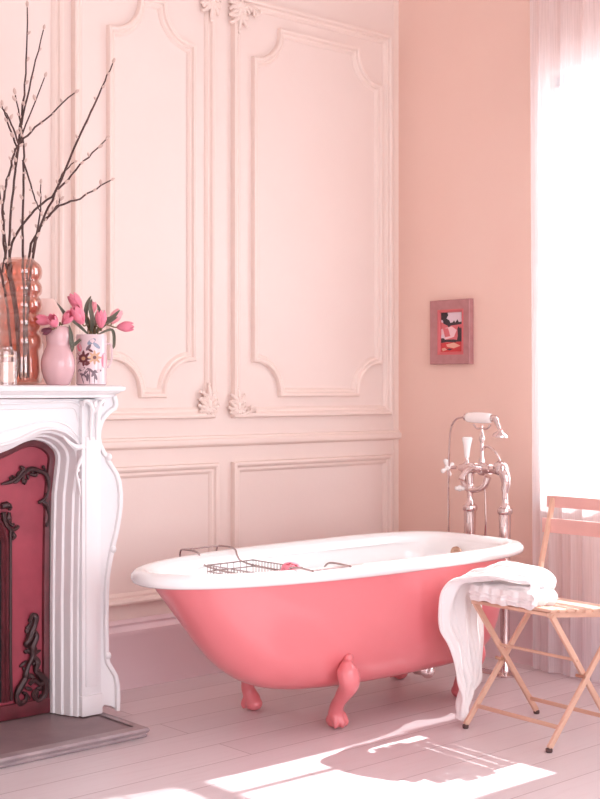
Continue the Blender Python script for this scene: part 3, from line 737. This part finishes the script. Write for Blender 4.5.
# folded towel: soft block of layers
ft = NB(); xa, xb, ya, yb = 3.445, 3.59, 2.695, 2.99; zl = SZ + .017
for lay in range(1):
    b2 = NB(); bmesh.ops.create_cube(b2, size=2)
    bmesh.ops.subdivide_edges(b2, edges=b2.edges[:], cuts=34, use_grid_fill=True)
    for v in b2.verts:
        x, y, z = v.co
        # squircle rounding of the side profile
        m = max(abs(x), abs(y)); rz = 1 - .55 * max(0, m - .9) / .1 * abs(z)
        ruff = .005 * sin(y * 9 + .6 * z) + .0045 * sin(y * 21 + .8 * z) + .003 * sin(y * 37 + 2) + .004 * cos(z * 4)
        X_ = (xa + xb) / 2 + x * (xb - xa) / 2 + (ruff - .004 * lay * (lay - 1)) * max(0, -x) ** 3 * (1 - .3 * abs(z))
        Y_ = (ya + yb) / 2 + y * (yb - ya) / 2 + .008 * sin(x * 8 + lay) * abs(y) ** 3 - .004 * lay
        hh = .0270
        zc = zl + .0250 - .09 * (X_ - 3.47) + lay * .0285 - .030 * max(0, -x - .55) ** 1.0
        v.co = (X_ + .006 * abs(z) * (1 if x < 0 else -1) * max(0, m - .9) * 10 * .9, Y_, zc + z * hh * (1 if m < .9 else 1 - .6 * (m - .9) * 10 * .9) + .0022 * sin(x * 9 + y * 7 + lay) + .002 * sin(y * 17))
    merge(ft, b2)
tag(obj('folded_towel', ft, TOWEL, ang=70), 'white folded towel lying flat on the chair seat under the draped one', 'towel')
rows = [
 ((3.470, 2.94, .522), (3.62, 2.94, .510)), ((3.470, 2.85, .522), (3.62, 2.85, .510)), ((3.475, 2.765, .524), (3.62, 2.765, .512)), ((3.480, 2.740, .533), (3.62, 2.740, .524)),
 ((3.465, 2.748, .548), (3.63, 2.745, .542)), ((3.445, 2.80, .548), (3.64, 2.795, .560)),
 ((3.430, 2.88, .546), (3.65, 2.88, .572)), ((3.415, 2.95, .541), (3.652, 2.96, .572)), ((3.400, 3.01, .522), (3.65, 3.03, .548)),
 ((3.390, 3.05, .480), (3.645, 3.065, .495)), ((3.393, 3.072, .42), (3.640, 3.078, .43)), ((3.410, 3.078, .35), (3.635, 3.078, .36)),
 ((3.445, 3.074, .29), (3.632, 3.076, .28)), ((3.472, 3.068, .21), (3.625, 3.074, .20)), ((3.485, 3.060, .150), (3.610, 3.070, .145)),
 ((3.487, 3.052, .110), (3.560, 3.060, .115)), ((3.484, 3.048, .065), (3.512, 3.054, .075)), ((3.480, 3.045, .020), (3.488, 3.048, .026))]
def pl(u, v):
    a = .004 + .016 * min(1, max(0, v - .22) * 3) 
    e = sin(pi * u) ** .5
    return a * (sin(2 * pi * (3.2 * u + .5 * v)) * .8 + .5 * sin(2 * pi * (6.3 * u - .7 * v) + 1)) * (.35 + .65 * e) + .004 * sin(40 * v + 9 * u)
bm = cloth(rows, pleat=pl)
tw = obj('bath_towel', bm, TOWEL, ang=80, recalc=False)
m = tw.modifiers.new('t', 'SOLIDIFY'); m.thickness = .010; m.offset = 0
m = tw.modifiers.new('s', 'SUBSURF'); m.levels = 1; m.render_levels = 1
tag(tw, 'white towel draped over the folded one and hanging down beside the chair', 'towel')

# ------------------------------------------------------------------ picture on the right wall
p1, p2 = at(431, 301.5, X=XB), at(473, 364, X=XB)
ya, yb = p2.y - .004, p1.y - .016; z0, z1 = p2.z, p1.z
pic = thing('framed_picture', 'small rose framed landscape picture on the right wall', 'picture', (XB, (ya + yb) / 2, z0))
bm = NB()
# frame swept around the rectangle, path in (y, z)
pth = [(ya, z0), (yb, z0), (yb, z1), (ya, z1)]
sweep(bm, pth, [(0, 0), (0, .024), (.004, .028), (.018, .024), (.036, .020), (.048, .019)], lambda a, b, h: (XB - .001 - h, a, b))
obj('frame', bm, PICF, pic)
bm = NB(); sweep(bm, pth, [(.044, .012), (.044, .021), (.049, .023), (.056, .018), (.058, .010)], lambda a, b, h: (XB - .001 - h, a, b)); obj('inner_lip', bm, PICI, pic)
bm = NB(); iy0, iy1, iz0, iz1 = ya + .055, yb - .055, z0 + .055, z1 - .055
cols = [flat('paint_sky', (226, 206, 214)), flat('paint_rose', (214, 110, 116)), flat('paint_dark', (58, 46, 52)), flat('paint_red', (204, 66, 70)), flat('paint_cream', (226, 170, 150)), flat('paint_pale', (236, 196, 200))]
def ppoly(pts, k, lev):
    # pts in 0..1 from the picture's top left
    f = bm.faces.new([bm.verts.new((XB - .010 - lev * .0004, iy1 - (iy1 - iy0) * a, iz1 - (iz1 - iz0) * b)) for a, b in pts]); f.material_index = k
ppoly([(0, 0), (1, 0), (1, 1), (0, 1)], 0, 0)
ppoly([(0, .24), (.3, .3), (1, .26), (1, .8), (0, .8)], 1, 1)
ppoly([(0, 0), (.3, 0), (.34, .08), (.26, .16), (.38, .2), (.44, .27), (.55, .26), (.6, .21), (.66, .27), (.75, .19), (.82, .26), (1, .25), (1, .31), (.6, .33), (.45, .34), (.36, .38), (.3, .33), (.12, .28), (.1, .2), (0, .18)], 2, 2)
ppoly([(.0, .42), (.5, .36), (.72, .45), (.6, .62), (.2, .68), (0, .6)], 5, 2)
ppoly([(.1, .4), (.34, .4), (.44, .6), (.2, .62)], 1, 3)
ppoly([(0, .66), (.12, .63), (.2, .68), (.6, .68), (.74, .7), (.7, .76), (.3, .74), (0, .76)], 2, 3)
ppoly([(0, .76), (1, .74), (1, 1), (0, 1)], 3, 3)
ppoly([(.25, .8), (.6, .76), (.9, .84), (.6, .9), (.3, .86)], 4, 4)
ppoly([(.76, .42), (.82, .36), (.88, .42), (.92, .38), (.97, .46), (.95, .62), (1, .74), (.72, .74), (.78, .6)], 2, 4)
ppoly([(.02, .58), (.1, .54), (.18, .6), (.16, .64), (.02, .64)], 0, 4)
ppoly([(.28, .92), (.4, .9), (.55, .92), (.4, .95)], 2, 5); ppoly([(.05, .9), (.2, .88), (.3, .93), (.1, .97)], 4, 5)
for f in bm.faces: f.normal_flip() if f.normal.x > 0 else None
obj('painting', bm, cols, pic, recalc=False)

# ------------------------------------------------------------------ things on the mantel
def mpos(px, Y): 
    p = at(px, CY, Y=Y); return Vector((p.x, Y, MZ))
# tall ribbed salmon glass vase (holds the branches)
YV = 4.06
c = mpos(20, YV); VS = 4.79 / 1290
def vz(py): return c.z + (383 - py) * VS
bm = NB(); pr = [(.001, .0)]; 
pr += [(.055, .0), (.066, .006), (.070, .05), (.068, .085)]
levels = [(350, 333), (332, 316), (315, 300), (298, 285), (283, 268)]
for a, b in levels:
    za, zb_ = vz(a) - c.z, vz(b) - c.z
    for t in (0, .12, .3, .5, .7, .88, 1):
        pr.append((.066 + .0115 * max(0, sin(pi * t)) ** .45, za + (zb_ - za) * t))
pr += [(.052, vz(265) - c.z), (.050, vz(264) - c.z)]
lathe(bm, pr, 40, c, cap=False)
inn = [(r - .004, z + .006) for r, z in pr[::-1] if z > .004] + [(.001, .010)]
lathe(bm, inn, 40, c, cap=False)
vase = obj('glass_vase', bm, PINKG, ang=60); tag(vase, 'tall ribbed salmon glass vase holding bare budding branches on the mantel', 'vase')
# branches
def branch(pts, twigs, buds, label, seed):
    """pts: measured spots (px, py, depth y)"""
    rnd = random.Random(seed)
    W = lambda p: at(p[0], p[1], Y=p[2])
    root = thing('budding_branch', label, 'branch', W(pts[0]), 'budding branches in the tall glass vase')
    P = smoothpath([W(p) for p in pts], 6)
    P = [p + Vector((rnd.uniform(-1, 1), 0, rnd.uniform(-1, 1))) * .0032 for p in P]
    bm = NB(); tube(bm, P, [.0052, .0048, .0042, .0038, .0024], 7); obj('stem', bm, BARK, root)
    for tw in twigs:
        Q = smoothpath([W(p) for p in tw], 5); Q = [p + Vector((rnd.uniform(-1, 1), 0, rnd.uniform(-1, 1))) * .0022 for p in Q]
        bm = NB(); tube(bm, Q, [.0036, .0030, .0020], 6); obj('twig', bm, BARK, root)
        for k in range(2, len(Q) - 1, 3): buds_at(Q, k, rnd, root)
        buds_at(Q, len(Q) - 1, rnd, root)
    for k in range(int(len(P) * .38), len(P), 2): buds_at(P, k, rnd, root)
    buds_at(P, len(P) - 1, rnd, root)
    return root
bud0 = None
def buds_at(P, k, rnd, root):
    global bud0
    k0 = max(k - 1, 0); d = (P[min(k + 1, len(P) - 1)] - P[k0]).normalized()
    side = Vector((rnd.choice((-1, 1)) * .8, rnd.uniform(-.5, .5), .5)) if k < len(P) - 1 else d
    ax = (d * .6 + side).normalized()
    if bud0 is None:
        bm = NB(); lathe(bm, [(.0005, -.001), (.0032, .002), (.0044, .007), (.0034, .012), (.0005, .016)], 8); bud0 = obj('bud', bm, BUD)
        o = bud0
    else:
        o = bud0.copy(); COL.objects.link(o)
    o.parent = root; o.matrix_parent_inverse = Matrix.Identity(4)
    s_ = rnd.uniform(.9, 1.5)
    o.matrix_basis = Matrix.Translation(P[k] + ax * .002 - root.location) @ align(ax).to_4x4() @ Matrix.Scale(s_, 4)
y1 = 4.05
branch([(17, 378, 4.07), (18, 320, 4.07), (10, 255, 4.07), (13, 190, 4.07), (19, 135, 4.08), (25, 85, 4.08), (28, 8, 4.08)], [[(21, 125, 4.08), (31, 80, 4.07), (43, 30, 4.06)], [(14, 180, 4.07), (22, 135, 4.05), (45, 78, 4.03)]], 0, 'tallest budding branch, pointing straight up from the tall glass vase', 1)
branch([(24, 378, 4.06), (24, 310, 4.06), (23, 250, 4.06), (23, 190, 4.05), (23, 140, 4.05), (15, 95, 4.04)], [[(23, 160, 4.05), (32, 190, 4.03), (40, 212, 4.02)], [(17, 148, 4.05), (8, 122, 4.04), (2, 106, 4.04)]], 0, 'upright branch with a thin drooping twig in the middle of the tall glass vase', 2)
branch([(26, 378, 4.05), (28, 300, 4.05), (36, 240, 4.04), (52, 200, 4.03), (78, 140, 4.02), (96, 100, 4.0), (113, 64, 4.0)], [[(32, 252, 4.04), (40, 215, 4.03), (41, 185, 4.03)]], 0, 'long branch leaning right and reaching highest over the wall panel', 3)
branch([(22, 378, 4.09), (14, 300, 4.09), (10, 250, 4.09), (30, 215, 4.08), (56, 192, 4.08), (80, 165, 4.07), (106, 140, 4.07)], [[(56, 192, 4.08), (62, 175, 4.07), (74, 162, 4.07)]], 0, 'middle one of three branches leaning right over the panelled wall', 4)
branch([(28, 378, 4.1), (27, 290, 4.1), (30, 250, 4.1), (44, 222, 4.1), (60, 206, 4.1), (84, 196, 4.1), (110, 181, 4.1)], [[(46, 220, 4.1), (58, 205, 4.08), (60, 198, 4.08)]], 0, 'lowest branch leaning right, its tip nearly horizontal', 5)
branch([(20, 378, 4.04), (15, 310, 4.04), (6, 262, 4.03), (3, 205, 4.02), (10, 170, 4.02), (18, 146, 4.02), (40, 124, 4.02), (74, 93, 4.02)], [[(19, 145, 4.02), (10, 120, 4.02), (2, 108, 4.02)], [(4, 215, 4.02), (-1, 190, 4.02)]], 0, 'branch arching from the left and crossing the upright ones to the upper right', 6)
branch([(14, 378, 4.05), (8, 310, 4.05), (-2, 262, 4.03), (-14, 215, 4.0), (-20, 150, 4.0)], [[(2, 272, 4.0), (6, 250, 4.0), (3, 225, 4.0)]], 0, 'leftmost branch leaning out past the left edge of the vase', 7)

# candle glass at the far left
YCn = 3.985; c = mpos(7.5, YCn); k = 4.65 / 1290
can = thing('candle_jar', 'small clear square glass jar with cream panel in front of the tall vase', 'jar', c)
hx = 8.2 * k; bm = NB(); A = Matrix.Rotation(R(-20), 4, 'Z')
def rsq(h, z, r=.012, n=5):
    o = []
    for cx_, cy_, a0 in ((h - r, h - r, 0), (-h + r, h - r, 90), (-h + r, -h + r, 180), (h - r, -h + r, 270)):
        for i in range(n + 1): o.append(c + A @ Vector((cx_ + r * cos(R(a0 + 90 * i / n)), cy_ + r * sin(R(a0 + 90 * i / n)), z)))
    return o
rings(bm, [rsq(hx, .0), rsq(hx, .004), rsq(hx, 32 * k), rsq(hx - .006, 34 * k)]); obj('glass', bm, CLEARG, can)
bm = NB(); rings(bm, [rsq(hx - .007, .010), rsq(hx - .007, 22 * k)]); obj('wax', bm, mat('cream_wax', (244, 226, 216), .6), can)
bm = NB(); rings(bm, [rsq(hx - .004, 27 * k), rsq(hx - .004, 28.5 * k)]); obj('rim_band', bm, BRASS, can)
bm = NB(); rings(bm, [rsq(hx * .6, 33.5 * k), rsq(hx * .6, 36.5 * k), rsq(hx * .5, 37 * k)]); obj('lid', bm, CLEARG, can)

# pink gourd vase
YG = 3.97; c = mpos(58, YG); k = 4.61 / 1290
bm = NB()
P = smoothpath([(9.5 * k, 0, 0), (11.2 * k, .004, 0), (14.5 * k, 8 * k, 0), (16.7 * k, 17 * k, 0), (16.5 * k, 25 * k, 0), (14 * k, 33 * k, 0), (11.2 * k, 39.5 * k, 0), (11.8 * k, 46 * k, 0), (12 * k, 51 * k, 0), (10.4 * k, 56.5 * k, 0), (8.2 * k, 58 * k, 0)], 5)
pr = [(.001, 0)] + [(p.x, p.y) for p in P] + [(7 * k, 57 * k), (6.6 * k, 50 * k)]
lathe(bm, pr, 36, c, cap=False)
tag(obj('gourd_vase', bm, GOURD, ang=60), 'opaque pearly pink gourd-shaped vase in the middle of the mantel group', 'vase')
gtop = c + Vector((0, 0, 57 * k))

# flowered cylinder vase
YP = 3.975; c = mpos(91.5, YP); c.x -= 0; k = 4.56 / 1290
pot = thing('flowered_vase', 'pale china cylinder vase painted with flowers, holding pink tulips', 'vase', c)
rv = 15.6 * k; hv = 51.5 * k
bm = NB(); lathe(bm, [(.001, 0), (rv * .9, 0), (rv, .004), (rv, hv * .5), (rv, hv - .006), (rv - .002, hv), (rv - .005, hv - .001), (rv - .006, hv - .03)], 44, c, cap=False); obj('body', bm, FLOW, pot)
decs = [flat('glaze_plum', (112, 60, 66), .3), flat('glaze_blue', (140, 146, 164), .3), flat('glaze_ochre', (206, 160, 128), .3), flat('glaze_pink', (236, 130, 152), .3), flat('glaze_grey', (120, 98, 108), .3)]
bm = NB()
view = math.atan2(-c.y, -c.x)                  # direction from the vase to the room
def dec(px, py, rx, rz, m, rot=0, n=10, lev=1, petal=0):
    """a painted blob on the glaze: px,py from the pot's centre line and base, in pot units"""
    def onpot(a, b):
        u = max(-.97, min(.97, a * k / rv)); th = view + math.asin(u); q = rv + .0004 * lev
        return (c.x + q * cos(th), c.y + q * sin(th), c.z + b * k)
    vs_ = []
    for i in range(n):
        t = 2 * pi * i / n; rr_ = 1 if not petal else (1 + .35 * cos(petal * t))
        a, b = rx * rr_ * cos(t), rz * rr_ * sin(t); vs_.append(bm.verts.new(onpot(px + a * cos(rot) - b * sin(rot), py + a * sin(rot) + b * cos(rot))))
    f = bm.faces.new(vs_); f.material_index = m
dec(-8, 27, 6.2, 6.2, 0, n=40, petal=8, lev=1); dec(-8, 27, 2, 2, 2, lev=2); dec(-4, 22, 3, 2, 0, .6, lev=2)
dec(3, 28, 5.4, 5.6, 2, n=40, petal=8, lev=3); dec(3, 28, 1.8, 1.8, 0, lev=4)
dec(12.5, 25, 2.8, 8, 3, lev=1); dec(0, 44, 5, 2.4, 1, .6); dec(5, 40, 4.5, 2, 1, -.7, lev=2); dec(-3, 38, 4, 1.6, 4, .9, lev=2); dec(-1, 35, 3, 1.2, 0, -.5, lev=2)
for a, b, r_ in ((-5, 14, .9), (-1, 15, -.6), (2, 12, 1.1), (-8, 10, -.5), (-10, 16, .5), (4, 9, -1.2), (-4, 8, 1.5), (6, 14, .3)): dec(a, b, 4.2, 1.4, 4, r_)
dec(-12, 38, 2.2, 4, 3, .2); dec(-2, 9, .5, 8, 4); dec(3, 8, .5, 7, 4); dec(-9, 6, .5, 5, 4, .3)
for f in bm.faces: pass
obj('painted_flowers', bm, decs, pot, recalc=True)
# loop handle on the right
bm = NB(); rdir = Vector((RT[0], RT[1], 0)); tube(bm, smoothpath([c + rdir * (rv - .002) + up * hv * .82, c + rdir * (rv + .015) + up * hv * .80, c + rdir * (rv + .018) + up * hv * .55, c + rdir * (rv + .008) + up * hv * .38, c + rdir * (rv - .002) + up * hv * .36], 6), .004, 8); obj('handle', bm, FLOW, pot)
ptop = c + Vector((0, 0, hv))
# pale blush glass behind
YB = 4.17; c = mpos(46, YB); k = 4.9 / 1290
bm = NB(); lathe(bm, [(.001, 0), (.05, 0), (.052, .004), (.02, .012), (.010, .03), (.010, .15), (.02, .17), (.05, .19), (.062, .23), (.058, .27), (.04, .305), (.032, .318), (.030, .318), (.038, .30), (.055, .27), (.058, .23), (.046, .195), (.001, .18)], 32, c, cap=False)
tag(obj('glass_goblet', bm, mat('blush_opal', (244, 214, 206), .2, coat=.3)), 'pale blush glass goblet standing behind the gourd vase', 'glass')

# tulips
def tulip(top, base, mid, s, axis, leaves, label, m=TULIP, mouth=.6, twist=0):
    root = thing('tulip', label, 'flower', base, 'cut tulips in the mantel vases')
    ax = Vector(axis).normalized(); top = Vector(top); s = s * 1.22; top = top - ax * .006
    bm = NB(); P = smoothpath([base, mid, top - ax * .01, top + ax * .004], 6); tube(bm, P, [.0030, .0028, .0026], 7); obj('stem', bm, STEM, root)
    bm = NB(); u0 = ax.orthogonal().normalized(); v0 = ax.cross(u0)
    for ring in (0, 1):
        for k_ in range(3):
            a0 = 2 * pi * k_ / 3 + ring * pi / 3 + twist; rs = []
            for i in range(9):
                t = i / 8; L = .052 * s * (1 if ring else .97)
                rad = .0185 * s * (sin(pi * min(1, t * .62 + .07)) ** .8 * (1 - .10 * ring)) * (1 - (1 - mouth) * max(0, t - .5) * 1.1)
                w = .98 * (sin(pi * min(1, (t * .88 + .06))) ** .5) * (1.05 if t < .6 else 1.05 - .75 * (t - .6) / .4)
                r = []
                for j in range(7):
                    a = a0 + w * (j / 6 - .5) * 2.1; q = rad * (1 - .05 * cos((j / 6 - .5) * pi))
                    r.append(top + ax * (L * t) + (u0 * cos(a) + v0 * sin(a)) * q)
                rs.append(r)
            rings(bm, rs, closed=False, cap=False)
    o = obj('bloom', bm, m, root, ang=80); md = o.modifiers.new('t', 'SOLIDIFY'); md.thickness = .0012
    for (pp, w) in leaves:
        Q = smoothpath([Vector(p) for p in pp], 6); bm = NB(); rs = []; n = len(Q)
        for i, p in enumerate(Q):
            t = i / (n - 1); d = (Q[min(i + 1, n - 1)] - Q[max(i - 1, 0)]).normalized(); vw = Vector((-p.x, -p.y, 0)).normalized()
            lat = d.cross(vw + Vector((0, 0, .3))).normalized(); ww = w * sin(pi * (t * .93 + .05)) ** .7
            nn = lat.cross(d).normalized()
            rs.append([p - lat * ww + nn * ww * .35, p - lat * ww * .5 + nn * ww * .08, p, p + lat * ww * .5 + nn * ww * .08, p + lat * ww + nn * ww * .35])
        rings(bm, rs, closed=False, cap=False); o = obj('leaf', bm, LEAF, root, ang=80); md = o.modifiers.new('t', 'SOLIDIFY'); md.thickness = .001
    return root
A3 = lambda px, py, y: at(px, py, Y=y)
rg = Vector((RT[0], RT[1], 0)); tw_ = Vector((-FW[0], -FW[1], 0))
b0 = ptop - up * .05
G = 'tulip in the flowered vase'
tulip(A3(119, 327, 3.95), b0 + rg * .02, ptop + rg * .03 + up * .035, .95, rg * 1 + up * .05, [([ptop + rg * .01, A3(104, 322, 3.95), A3(112, 318, 3.93), A3(120, 310, 3.92)], .009), ([ptop + rg * .02, A3(112, 330, 3.95), A3(114, 345, 3.93), A3(111, 350, 3.93)], .006)], 'pink tulip drooping furthest right from the flowered vase', twist=.3)
tulip(A3(101, 326, 3.92), b0 + rg * .005, ptop + up * .03 + rg * .012, 1.0, up + tw_ * .1 + rg * .02, [([ptop, A3(92, 318, 3.95), A3(90, 306, 3.95), A3(92, 299, 3.95)], .008)], 'upright pink tulip at the centre of the flowered vase', twist=.2)
tulip(A3(112, 322, 4.01), b0 + rg * .01, ptop + up * .04 + rg * .02, .95, up * .7 + rg * .45 - tw_ * .2, [([ptop + rg * .01, A3(105, 325, 4.0), A3(115, 318, 3.99), A3(120, 312, 3.99)], .006)], 'paler pink tulip behind the upright one, leaning right', m=mat('tulip_pale', (242, 168, 176), .45), twist=.9)
tulip(A3(82, 322, 3.92), b0 - rg * .02, ptop - rg * .012 + up * .03, 1.12, -rg * .35 + up * .8 + tw_ * .3, [([ptop - rg * .02, A3(73, 345, 3.93), A3(71, 335, 3.92), A3(69, 325, 3.93)], .008)], 'large pink tulip bending left from the flowered vase over the gourd vase', twist=.6)
tulip(A3(80, 308, 3.99), b0 - rg * .012, ptop - rg * .006 + up * .045, 1.05, -rg * .5 + up * .75, [([ptop - rg * .01, A3(75, 322, 3.99), A3(66, 315, 3.98), A3(57, 303, 3.98)], .008), ([ptop, A3(86, 318, 4.0), A3(87, 305, 4.0), A3(91, 296, 4.0)], .008)], 'topmost pink tulip of the bunch in the flowered vase', twist=.1)
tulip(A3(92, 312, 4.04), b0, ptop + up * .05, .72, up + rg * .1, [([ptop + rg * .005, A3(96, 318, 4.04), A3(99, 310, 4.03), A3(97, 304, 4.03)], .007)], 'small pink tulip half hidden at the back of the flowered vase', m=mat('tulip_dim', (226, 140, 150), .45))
b1 = gtop - up * .04
tulip(A3(55, 325, 3.93), b1 - rg * .005, gtop + up * .012 - rg * .003, .85, -rg * .15 + up * .6 + tw_ * .8, [], 'pink tulip standing over the mouth of the gourd vase', mouth=.9)
tulip(A3(64, 322, 3.95), b1 + rg * .008, gtop + up * .015 + rg * .006, .9, rg * .5 + up * .5 + tw_ * .4, [([gtop, A3(68, 330, 3.95), A3(72, 345, 3.93), A3(72, 352, 3.93)], .009)], 'pink tulip leaning right out of the gourd vase', mouth=.9, twist=.5)
tulip(A3(50, 321, 3.96), b1 - rg * .01, gtop + up * .016 - rg * .015, .85, -rg * .9 + up * .15, [], 'pink tulip lying over the left shoulder of the gourd vase', mouth=1)
tulip(A3(50, 330, 3.94), b1 - rg * .004, gtop + up * .008 - rg * .018, .55, -rg * .9 + up * -.25, [], 'dark plum bloom drooping at the left of the gourd vase', m=PLUM, mouth=1.1)

# ------------------------------------------------------------------ light
w = bpy.data.worlds.new('sky'); scene.world = w; w.use_nodes = True
bg = w.node_tree.nodes['Background']; bg.inputs[0].default_value = (.96, .988, 1.02, 1); bg.inputs[1].default_value = SKY = 7.5
sun = bpy.data.lights.new('sun', 'SUN'); sun.energy = 14; sun.angle = R(.6); sun.color = (1, .96, .92)
so = bpy.data.objects.new('sun', sun); COL.objects.link(so)
sd = Vector((-1, .03, -.88)).normalized(); so.rotation_euler = sd.to_track_quat('-Z', 'Y').to_euler(); so.location = (8, 3.3, 4)
scene.cycles.use_denoising = True
scene.cycles.max_bounces = 14; scene.cycles.diffuse_bounces = 8; scene.cycles.transparent_max_bounces = 16
scene.cycles.sample_clamp_indirect = 8
